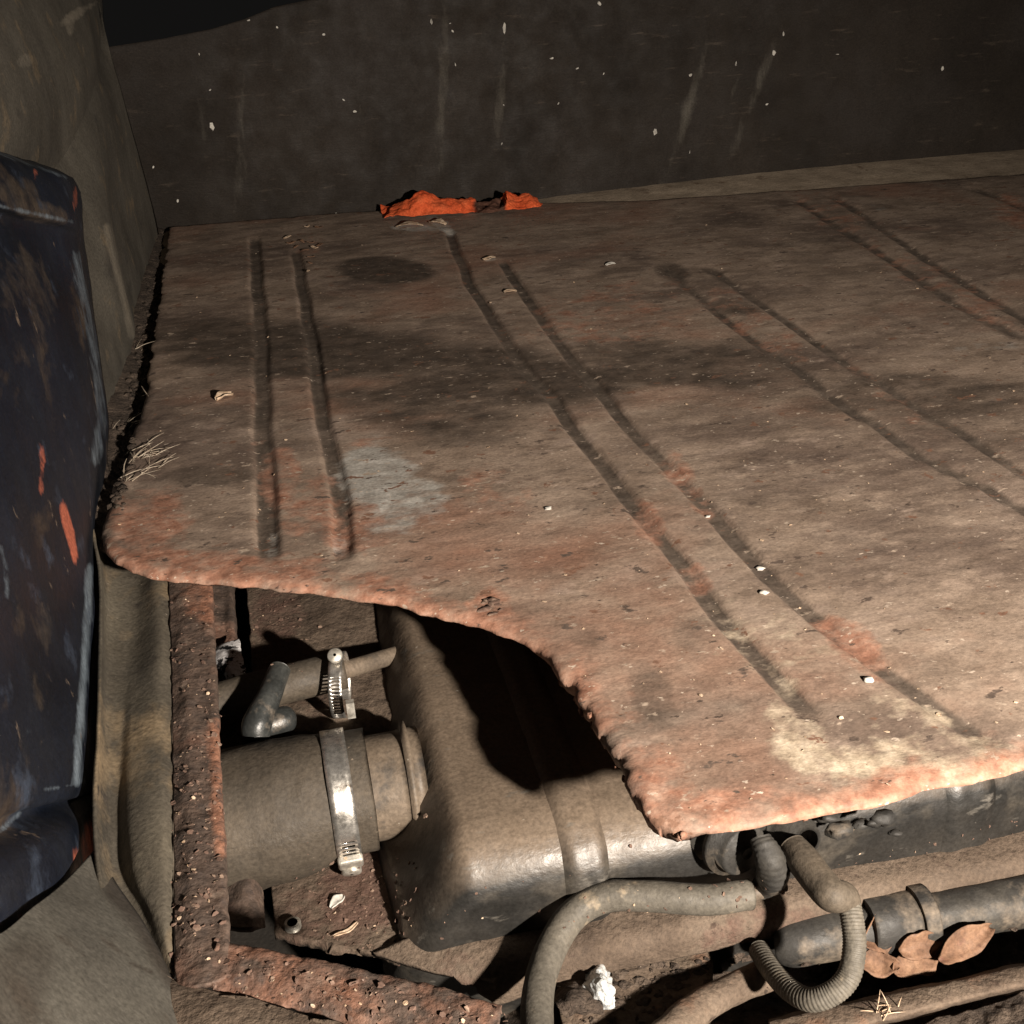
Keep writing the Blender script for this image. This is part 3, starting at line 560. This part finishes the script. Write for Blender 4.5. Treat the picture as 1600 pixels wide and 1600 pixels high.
# ------------------------------------------------------------------ floor board
OUT = [(266, 358), (255, 440), (241, 530), (228, 620), (208, 690), (186, 742), (168, 790), (158, 838), (163, 862), (182, 884), (205, 897), (240, 906), (320, 911), (400, 917), (490, 929), (560, 939), (620, 947), (680, 961), (740, 977), (800, 999), (850, 1030), (885, 1072), (920, 1118), (950, 1165), (985, 1222), (1012, 1260), (1036, 1292), (1056, 1311), (1068, 1309), (1130, 1300), (1220, 1285), (1300, 1270), (1400, 1250), (1500, 1228), (1600, 1205)]
poly = [at(x, y, -.004)[:2] for x, y in OUT] + [np.array(p) for p in ((.45, .342), (.9, .345), (1.7, .345), (1.7, 1.47), (1.118, 1.500), (.80, 1.525), (.55, 1.542), (.42, 1.575), (.33, 1.612), (.1, 1.632), (-.158, 1.635))]
poly = np.array(poly)
def sdf(P):                                              # >0 inside
    d = np.full(len(P), 1e9); ins = np.zeros(len(P), bool); q = len(poly)
    for i in range(q):
        a, b = poly[i], poly[(i + 1) % q]; e = b - a; w_ = P - a
        t = np.clip((w_ @ e) / (e @ e), 0, 1); d = np.minimum(d, np.linalg.norm(w_ - t[:, None] * e, axis=1))
        c = (a[1] > P[:, 1]) != (b[1] > P[:, 1])
        with np.errstate(divide='ignore', invalid='ignore'): xx = (b[0] - a[0]) * (P[:, 1] - a[1]) / (b[1] - a[1]) + a[0]
        ins ^= c & (P[:, 0] < xx)
    return np.where(ins, d, -d)
bx = np.concatenate([np.arange(-.175, .42, .0019), np.arange(.42, 1.62, .006)])
by = np.concatenate([np.arange(.32, .72, .0019), np.arange(.72, 1.66, .0045)])
BX, BY = np.meshgrid(bx, by, indexing='ij'); P2 = np.stack([BX, BY], 2).reshape(-1, 2); P3 = np.c_[P2, np.zeros(len(P2))]
d0 = sdf(P2)
rag_ = fbm(P3, 38, 3) * .0045 + fbm(P3, 260, 2) * .0022       # ragged outline
notch = smooth(.10, .125, P2[:, 0]) * (1 - smooth(.14, .16, P2[:, 0])) * (1 - smooth(.5, .54, P2[:, 1]))
d = d0 + fbm(P3, 38, 3) * .0045 * (.75 + .8 * notch) + fbm(P3, 105, 2) * .0022 * (.5 + .9 * notch)
hx = .0019
nX, nY = len(bx), len(by)
idx = np.arange(nX * nY).reshape(nX, nY)
q4 = np.stack([idx[:-1, :-1], idx[1:, :-1], idx[1:, 1:], idx[:-1, 1:]], 2).reshape(-1, 4)
keep = (d[q4] > 0).any(1)
q4 = q4[keep]
g = np.stack(np.gradient(d.reshape(nX, nY), bx, by), 2).reshape(-1, 2); gl = np.linalg.norm(g, axis=1, keepdims=True); g = g / np.maximum(gl, .3)
mv = d < 0
P2m = P2.copy(); P2m[mv] -= (np.clip(d, -.008, 0)[:, None] * g)[mv]
dd = np.maximum(d, 0)
TH = .0125
rr = .009
roll = np.where(dd < rr, 1 - np.sqrt(np.clip(1 - (1 - dd / rr) ** 2, 0, 1)), 0) * .0045
front = 1 - smooth(.95, 1.1, P2[:, 1])
z = -roll * (.35 + .65 * front)
GRV = [([-.029, -.029, -.030, -.032, -.034], [1.53, 1.2, .965, .8, .645], .0068, .004), ([.022, .020, .019, .019, .014], [1.44, 1.06, .87, .71, .63], .006, .004),
       ([.229, .210, .211, .207, .213, .216, .221, .225, .234], [1.47, 1.22, 1.12, .976, .856, .677, .58, .50, .40], .0058, .0036), ([.264, .256, .257, .258, .266, .269, .278, .288, .306], [1.30, 1.02, .857, .745, .636, .533, .473, .426, .36], .0058, .0036),
       ([.442, .437, .438, .440, .450, .464, .48], [1.22, 1.07, .94, .79, .66, .60, .42], .006, .0035), ([.493, .487, .491, .500, .503, .51], [1.19, 1.015, .85, .71, .6, .42], .006, .0035),
       ([.735, .713, .69, .675, .673], [1.475, 1.30, 1.08, .985, .86], .007, .0035), ([.79, .766, .738, .712, .70], [1.48, 1.30, 1.145, .92, .86], .007, .0035), ([1.0, .98, .95], [1.45, 1.2, .9], .008, .003)]
gm = np.zeros(len(P2))
for gxs, gys, wd, dep in GRV:
    o_ = np.argsort(gys); cx = np.interp(P2[:, 1], np.array(gys)[o_], np.array(gxs)[o_])
    cx = cx + .0022 * vnoise(np.c_[P2[:, 1], P2[:, 1] * 0, P2[:, 1] * 0 + gxs[0]], 14)
    e = smooth(min(gys) - .012, min(gys) + .02, P2[:, 1]) * (1 - smooth(max(gys) - .02, max(gys) + .012, P2[:, 1]))
    fade = .84 + .16 * vnoise(np.c_[P2[:, 1], P2[:, 1] * 0, P2[:, 1] * 0 + gxs[0] * 9], 7)
    pr = 1 - smooth(.6, 1.55, np.abs(P2[:, 0] - cx) / wd)
    z -= .95 * dep * pr * e * fade; gm = np.maximum(gm, (1 - smooth(.7, 1.3, np.abs(P2[:, 0] - cx) / wd)) * e * fade)
edgef = 1 - smooth(.0, .035, dd)
z += fbm(P3 * [.7, 1, 1], 26, 3) * .0006 + fbm(P3 * [.45, 1, 1], 160, 2) * .0003 + edgef * front * (fbm(P3, 90, 3) * .0010)
# corner of the left front edge droops a little, soft dent in the middle of the notch
px_, py_ = pixels(P3)
def blobs(items): return pxmask(items)(P3)
def wide(items): return pxmask([(x, y, a * 1.45, b * 1.45, g_, s_ * .76) for x, y, a, b, g_, s_ in items])(P3)
rust = wide([(230, 812, 48, 38, 0, .95), (215, 870, 40, 22, 20, .7), (440, 745, 26, 32, 0, .85), (485, 775, 45, 35, 10, .55), (555, 825, 40, 35, 0, .7), (470, 800, 30, 40, 0, .4), (580, 688, 30, 6, -5, .6), (760, 770, 60, 30, 0, .38), (960, 490, 110, 38, -8, .45), (1060, 740, 16, 34, -40, .75), (1090, 775, 14, 26, -40, .6), (1012, 815, 18, 26, -35, .7), (1085, 905, 16, 26, -40, .7), (1335, 1010, 22, 60, -48, .85), (1180, 505, 70, 20, 35, .5), (1300, 330, 70, 22, 30, .4), (1480, 450, 110, 18, 28, .45), (1590, 330, 35, 18, 20, .8), (770, 945, 26, 22, 0, .75), (1390, 620, 60, 12, 40, .35), (405, 690, 12, 5, -10, .7), (480, 385, 20, 14, 0, .3)])
ed = 1 - smooth(.003, .034, dd + fbm(P3, 45, 3) * .012)
fr_m = smooth(1.12, .62, P2[:, 1]) if False else (1 - smooth(.66, .75, P2[:, 1]))
rust = np.maximum(rust, ed * fr_m * (.72 - .25 * notch))
lf = (1 - smooth(.02, .05, dd)) * fr_m * (1 - smooth(.02, .07, P2[:, 0])); rust = np.maximum(rust, lf * .55)
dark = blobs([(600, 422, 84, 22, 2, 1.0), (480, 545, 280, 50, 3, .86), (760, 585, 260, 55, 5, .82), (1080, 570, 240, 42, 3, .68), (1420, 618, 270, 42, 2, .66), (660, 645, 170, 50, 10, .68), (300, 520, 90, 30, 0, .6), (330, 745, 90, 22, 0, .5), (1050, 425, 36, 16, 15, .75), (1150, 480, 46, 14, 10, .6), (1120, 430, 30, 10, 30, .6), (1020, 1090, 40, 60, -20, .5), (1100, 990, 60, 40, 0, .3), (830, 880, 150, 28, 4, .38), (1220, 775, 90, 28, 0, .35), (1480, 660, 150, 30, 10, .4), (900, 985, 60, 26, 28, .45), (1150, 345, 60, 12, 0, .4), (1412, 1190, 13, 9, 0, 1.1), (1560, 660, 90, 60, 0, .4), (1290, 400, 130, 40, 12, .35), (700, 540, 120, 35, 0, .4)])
pale = blobs([(590, 745, 66, 55, 20, .85), (640, 770, 70, 36, 20, .62), (600, 805, 60, 34, 0, .6), (645, 355, 40, 6, 3, .9), (690, 352, 24, 9, 30, .8), (530, 850, 12, 20, 0, .9), (570, 850, 14, 14, 0, .6), (425, 850, 14, 24, 0, .45), (1530, 540, 60, 10, 0, .3), (1380, 330, 50, 8, 28, .3), (765, 405, 12, 4, 0, .8)])
ochre = blobs([(1270, 1180, 80, 30, 25, .75), (1360, 1185, 60, 40, 0, .7), (1240, 1130, 60, 26, 30, .5), (1450, 1205, 60, 16, -8, .85), (1460, 1130, 30, 34, -35, .5), (1500, 1170, 90, 30, 0, .5), (1410, 1130, 70, 60, 0, .35), (1200, 1010, 130, 60, 20, .28)])
back = 1 - smooth(.52, .9, P2[:, 1])
used = np.unique(q4); remap = -np.ones(nX * nY, int); remap[used] = np.arange(len(used)); nU = len(used)
fT = remap[q4]
Vt_board = np.c_[P2m[used], z[used]]
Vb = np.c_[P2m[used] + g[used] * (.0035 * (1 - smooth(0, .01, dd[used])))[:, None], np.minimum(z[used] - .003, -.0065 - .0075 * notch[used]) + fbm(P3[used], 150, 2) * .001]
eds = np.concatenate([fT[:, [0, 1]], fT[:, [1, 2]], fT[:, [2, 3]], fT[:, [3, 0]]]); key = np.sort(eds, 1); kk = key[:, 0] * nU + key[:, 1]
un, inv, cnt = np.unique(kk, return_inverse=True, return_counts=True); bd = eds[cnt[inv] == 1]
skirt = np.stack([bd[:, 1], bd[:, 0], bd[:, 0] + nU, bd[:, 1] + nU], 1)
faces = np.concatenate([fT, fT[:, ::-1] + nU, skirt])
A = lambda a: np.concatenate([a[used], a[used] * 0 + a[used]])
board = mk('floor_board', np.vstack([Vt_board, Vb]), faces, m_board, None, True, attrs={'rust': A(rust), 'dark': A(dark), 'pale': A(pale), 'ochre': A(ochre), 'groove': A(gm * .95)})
tag(board, 'worn ribbed boot floor board, rust brown, with a curved broken cut out', 'board')
# crumbling fibres on the broken curve
mb = MB()
edge_px = [(870, 1035), (885, 1060), (895, 1075), (905, 1085), (912, 1105), (930, 1128), (942, 1150), (955, 1170), (968, 1190), (980, 1212), (992, 1228), (1003, 1246), (1015, 1262)]
for k, (x, y) in enumerate(edge_px * 8):
    p = at(x + random.uniform(-7, 9), y + random.uniform(-8, 10), random.uniform(-.014, -.006))
    mb.add(*lump(p, random.choice((.0006, .0008, .0011, .0014, .0022)), k, (.8, random.uniform(.7, 2.2), random.uniform(.5, 1.2))))
for k in range(16):
    t = random.random() * (len(OUT) - 12); i = 10 + int(t * .99); i = min(i, len(OUT) - 3); u = random.random()
    x = OUT[i][0] * (1 - u) + OUT[i + 1][0] * u; y = OUT[i][1] * (1 - u) + OUT[i + 1][1] * u
    mb.add(*lump(at(x, y - random.uniform(0, 8), random.uniform(-.008, -.003)), random.uniform(.0010, .0022), k + 50))
cb = mb.build('crumbled_edge', m_crumb, board); cb['kind'] = 'stuff'
mb = MB()
for k in range(12): mb.add(*lump(np.array(at(772 + random.gauss(0, 11), 946 + random.gauss(0, 6), -.0008)), random.uniform(.0018, .004), k + 9, (1.3, .9, .42)))
mb.build('crumbled_patch', m_flk, board)['kind'] = 'stuff'

# ------------------------------------------------------------------ loose things
from mathutils.bvhtree import BVHTree
_v, _f = [], []
for ob in list(COL.objects):
    if ob.type == 'MESH' and ob.name.split('.')[0] not in ('bulkhead_panel', 'paint_fleck', 'screw_head', 'band', 'crumbled_edge', 'crumbled_patch'):
        n0 = len(_v); _v += [v.co[:] for v in ob.data.vertices] if ob is not board else []
        _f += [tuple(i + n0 for i in p.vertices) for p in ob.data.polygons] if ob is not board else []
n0 = len(_v); _v += np.vstack([Vt_board, Vb]).tolist(); _f += [tuple(int(i) + n0 for i in f) for f in faces]
TREE = BVHTree.FromPolygons(_v, _f)
def snap(px, py, up=.0004):                               # where a thing comes to rest on the surface seen at this spot
    r = ray(px, py); h = TREE.ray_cast(Vector(O), Vector(r))
    if h[0] is None: return at(px, py, 0), np.array([0, 0, 1.])
    n_ = np.array(h[1]); n_ = n_ if n_ @ r < 0 else -n_
    return np.array(h[0]) + n_ * up, n_
# orange rag
rt = [(598, 336), (612, 326), (640, 311), (662, 296), (690, 309), (715, 311), (738, 309), (748, 320), (768, 322), (784, 318), (790, 297), (810, 304), (828, 300), (836, 312), (844, 321)]
rb = [(600, 337), (614, 337), (640, 338), (664, 336), (690, 335), (715, 333), (738, 329), (750, 332), (768, 333), (784, 328), (792, 328), (810, 326), (828, 325), (838, 324), (845, 323)]
frontl = [at(x, y, .005) for x, y in rb]
ridge = [atY(x, y, f_[1] + .028) for (x, y), f_ in zip(rt, frontl)]
mid = [f_ * .5 + r_ * .5 + [0, -.006 + random.uniform(-.004, .004), .002] for f_, r_ in zip(frontl, ridge)]
backl = [np.array([r_[0], r_[1] + .02, .008]) for r_ in ridge]
rag = patch('rag', [frontl, mid, ridge, backl], 70, 240, m_rag, None, .0012, .009, 48, attrs={'dark': pxmask([(765, 322, 26, 20, 0, 1.1), (700, 325, 40, 4, 10, .3), (655, 325, 10, 12, 30, .25)])}, flip=True)
tag(rag, 'crumpled bright orange rag with a black oily middle against the back panel', 'rag')

def leaf(name, label, cat, px, py, z, ln, wd, ang, m, curl=.4, group=None, tilt=0.):
    c = at(px, py, z) if z < -.14 else snap(px, py)[0]; n_u, n_v = 14, 8; V = []
    for i in range(n_u):
        t = i / (n_u - 1); ww = wd * (math.sin(math.pi * (.06 + .9 * t)) ** .8) * (1 + .25 * vnoise(np.array([[t * 5 + px, py, 0]]), 1)[0])
        for j in range(n_v):
            s_ = j / (n_v - 1) * 2 - 1
            V.append(((t - .5) * ln, s_ * ww / 2, curl * wd * (s_ * s_) * .3 + .12 * ln * math.sin(t * 5 + px) * .5))
    Rm = Matrix.Rotation(ang, 3, 'Z') @ Matrix.Rotation(tilt, 3, 'X')
    V = np.array([Rm @ Vector(v) for v in V]); V[:, 2] -= V[:, 2].min() - .0004
    V = V + c; V = V + np.c_[fbm(V, 120), fbm(V + 3, 120), fbm(V + 8, 120)] * .0012
    o = mk(name, V, gridF(n_u, n_v)[::1], m); s = o.modifiers.new('s', 'SOLIDIFY'); s.thickness = .0006
    return tag(o, label, cat, group)
GL = 'dry leaves caught under the black pipe'
leaf('dry_leaf', 'curled orange brown leaf at the right end of the leaf row', 'leaf', 1505, 1482, -.152, .040, .016, .35, m_leaf, .6, GL, .75)
leaf('dry_leaf', 'broad orange leaf standing highest in the middle of the leaf row', 'leaf', 1438, 1482, -.152, .026, .016, .1, m_leaf, .6, GL, .9)
leaf('dry_leaf', 'flat brown leaf lying lowest below the broad orange leaf', 'leaf', 1430, 1508, -.160, .030, .017, .25, m_leaf, .3, GL, .5)
leaf('dry_leaf', 'reddish leaf scrap beside the ribbed tube', 'leaf', 1372, 1512, -.160, .022, .016, -.4, m_leaf, .5, GL, .6)
leaf('dry_leaf', 'arched brown leaf leaning on the black pipe right of the ribbed tube', 'leaf', 1365, 1472, -.152, .022, .018, .2, m_leaf, 1.0, GL, .9)
leaf('leaf_scrap', 'single pale orange leaf scrap on the left of the floor board', 'leaf scrap', 351, 622, .002, .017, .010, .6, m_litter, .9)
GC = 'leaf litter chips at the back of the floor board'
lab = ['long split chip at the left of the litter', 'pale curled chip in the litter', 'short dark chip in the litter', 'round tan chip in the litter', 'thin chip lying across the litter', 'largest flat chip in the litter']
for k, (x, y, ln) in enumerate([(450, 372, .016), (470, 378, .02), (486, 380, .014), (478, 392, .015), (492, 388, .016), (500, 384, .012), (455, 380, .014), (463, 386, .012), (480, 355, .012), (498, 356, .014), (486, 402, .012), (484, 412, .009), (482, 425, .008)]):
    leaf('litter_chip', 'brown leaf litter chip on the back left of the floor board', 'chip', x, y, .002, ln * .8, ln * random.uniform(.2, .4), random.uniform(-1, 1), m_leaf if k % 4 else m_litter, .3, GC)
leaf('paper_scrap', 'flat pale scrap on the board just in front of the orange rag', 'scrap', 640, 354, .001, .038, .016, -.1, m_litter, .2)
leaf('paper_scrap', 'bent pale scrap right of the flat one below the orange rag', 'scrap', 684, 350, .001, .03, .016, -.9, m_litter, .4)
leaf('paper_scrap', 'small pale scrap between the middle ribs of the floor board', 'scrap', 764, 406, .001, .016, .01, .2, m_litter, .4)
leaf('paper_scrap', 'tiny white scrap on the board right of the middle ribs', 'scrap', 954, 414, .001, .012, .008, .2, m_white, .4)
leaf('paper_scrap', 'pale scrap beside the third rib in front of the other scraps', 'scrap', 797, 457, .001, .014, .009, .1, m_litter, .4)
# torn label and foil
lb = Z_([[(333, 1012, -.080), (350, 1004, -.078), (374, 996, -.078)], [(334, 1030, -.078), (352, 1024, -.074), (378, 1016, -.076)], [(338, 1046, -.080), (360, 1046, -.075), (382, 1040, -.078)], [(348, 1060, -.082), (366, 1062, -.078), (384, 1056, -.081)]])
o = patch('torn_label', lb, 40, 40, m_paper, None, .0006, .0007, 90, edge=.002)
tag(o, 'torn white label with black smudges beside the rusty rail', 'label')
fo = Z_([[(918, 1518, -.148), (938, 1508, -.142), (954, 1512, -.146)], [(914, 1538, -.142), (936, 1532, -.130), (962, 1538, -.142)], [(926, 1556, -.144), (946, 1552, -.134), (960, 1556, -.144)], [(940, 1574, -.15), (950, 1572, -.145), (958, 1570, -.15)]])
tag(patch('foil_scrap', fo, 40, 40, m_foil, None, .0006, .006, 120, edge=.002, flip=False), 'crumpled silvery foil scrap beside the grey fuel hose', 'foil')
leaf('foil_scrap', 'small white torn scrap on the dusty flange below the filler hose', 'scrap', 527, 1410, -.134, .010, .006, .7, m_white, .5)
leaf('straw_piece', 'pale straw stub lying near the front edge of the flange', 'straw', 542, 1456, -.134, .016, .0026, .5, m_litter, .5)
wl = Z_([[(862, 1560, -.15), (885, 1535, -.143), (925, 1525, -.146)], [(868, 1572, -.140), (895, 1558, -.136), (935, 1560, -.140)], [(885, 1588, -.14), (905, 1580, -.138), (940, 1585, -.142)]])
tag(patch('withered_leaf', wl, 40, 40, m_dirt, None, .001, .003, 90, edge=.002), 'withered grey brown leaf under the foil beside the grey hose', 'leaf')

# ragged dirt along the left seam
mb = MB()
for k in range(240):
    u = random.random() ** .8; x = 250 - 75 * u + random.gauss(0, 7); y = 420 + 380 * u
    p, n_ = snap(x, y, 0.); mb.add(*lump(p, random.choice((.001, .0016, .0024, .0036)), k, (1, 1.3, .6)))
tag(mb.build('seam_dirt', m_dirt, None), 'crumbly dirt packed in the seam left of the floor board', 'dirt', kind='stuff')
# dried grass at the left edge
def blade(mb, p, d, ln, r):
    d = _n(np.array(d, float)); s_ = np.array([random.uniform(-.3, .3), random.uniform(-.3, .3), -.25])
    mb.add(*tube([p, p + d * ln * .5 + s_ * ln * .05, p + d * ln + s_ * ln * .4], [r, r * .8, r * .3], 5, 8))
mb = MB()
for cx, cy, n_, sp in [(214, 712, 22, 30), (196, 748, 6, 14), (222, 612, 5, 18), (196, 668, 6, 14), (218, 548, 4, 14), (236, 728, 8, 26)]:
    for k in range(n_):
        p = snap(cx + random.gauss(0, sp * .5), cy + random.gauss(0, sp * .35), .001)[0]
        a = random.gauss(.7, .8); blade(mb, p, (math.cos(a), math.sin(a), random.uniform(0.02, .5)), random.uniform(.008, .028), random.uniform(.00018, .00045))
tag(mb.build('dry_grass', m_straw), 'dry pale grass stalks caught between the side wall and the floor board', 'grass', kind='stuff')
mb = MB()
for k in range(9):
    p = snap(1375 + random.gauss(0, 10), 1580 + random.gauss(0, 8))[0]; blade(mb, p, (random.gauss(0, 1), random.gauss(0, .4), random.uniform(.3, 1.2)), random.uniform(.006, .014), .0004)
tag(mb.build('dry_grass', m_litter), 'small tuft of dry grass by the tan rail at the bottom right', 'grass', kind='stuff')
# grit and chips
def specks(mb, x, y, r, flat=.3):
    p, n_ = snap(x, y, r * .25); Vf, Ff = flake(np.zeros(3), r); u = _n(np.cross(n_, [.3, .9, .1])); v = np.cross(n_, u); Vf = np.array(Vf)
    mb.add(p + Vf[:, :1] * u * 1.2 + Vf[:, 1:2] * v + Vf[:, 2:] * n_ * flat * 4, Ff)
mb = MB()
for k in range(330):
    x, y = random.uniform(180, 1590), random.uniform(330, 1270)
    if sdf(at(x, y, 0)[None, :2])[0] < .004: continue
    specks(mb, x, y, random.choice((.0005, .0005, .0006, .0007, .0009, .0013)))
tag(mb.build('grit', m_litter, None, False), 'scattered pale grit over the floor board', 'grit', kind='stuff')
for x, y, s_, lbl in [(1357, 1063, .0030, 'bright white crumb beside the fourth rib near the front edge'), (1187, 889, .0026, 'round white crumb on the board between the middle ribs'), (1193, 927, .0028, 'oblong white crumb on the board left of the rusty rib'), (856, 795, .0024, 'white sliver on the board above the cut out'), (1106, 808, .0018, 'small white crumb by the orange patch of the fourth rib')]:
    p, n_ = snap(x, y, .0006); Vf, Ff = lump(p, s_, x, (1.1, .8, .3)); tag(mk('crumb', Vf, Ff, m_white), lbl, 'crumb')
mb = MB(); mp_ = MB()
for k in range(1000):
    t = random.random()
    if t < .28: x, y = random.uniform(268, 350), random.uniform(930, 1510)
    elif t < .50:
        u = random.random(); x, y = 345 + 440 * u + random.uniform(-10, 10), 1490 + 95 * u + random.uniform(-5, 60)
    elif t < .73: x, y = random.gauss(560, 50), random.gauss(1420, 45)
    elif t < .82: x, y = random.gauss(430, 28), random.gauss(975, 35)
    elif t < .95: x, y = random.uniform(880, 1600), random.uniform(-40, 26); y += 1470 - (x - 880) * .21
    else: x, y = random.uniform(600, 1000), random.uniform(1150, 1450)
    if t >= .60 and snap(x, y)[0][2] > -.085 and t >= .82: continue
    specks(mp_ if k % 9 == 0 else mb, x, y, random.choice((.0004, .0005, .0006, .0008, .0011, .0016)) * (.7 if k % 9 == 0 else 1), .5)
tag(mb.build('rust_flakes', m_flk, None, False), 'loose rust flakes on the frame rails and tank flange', 'rust flakes', kind='stuff')
tag(mp_.build('pale_specks', m_litter, None, False), 'tiny pale specks on the rails, tank and flange', 'specks', kind='stuff')
mb = MB()
for k in range(420):
    x = random.uniform(870, 1600); y = 1600 - (x - 870) * .10 + random.uniform(-80, 50)
    if snap(x, y)[0][2] > -.155: continue
    if k % 2: specks(mb, x, y, random.uniform(.0006, .002), .6)
    else: p, n_ = snap(x, y, .0); mb.add(*lump(p, random.uniform(.001, .0035), k, (1.3, 1, .5)))
tag(mb.build('debris', m_dirt, None, False), 'dirt crumbs and debris below the tank lip', 'debris', kind='stuff')
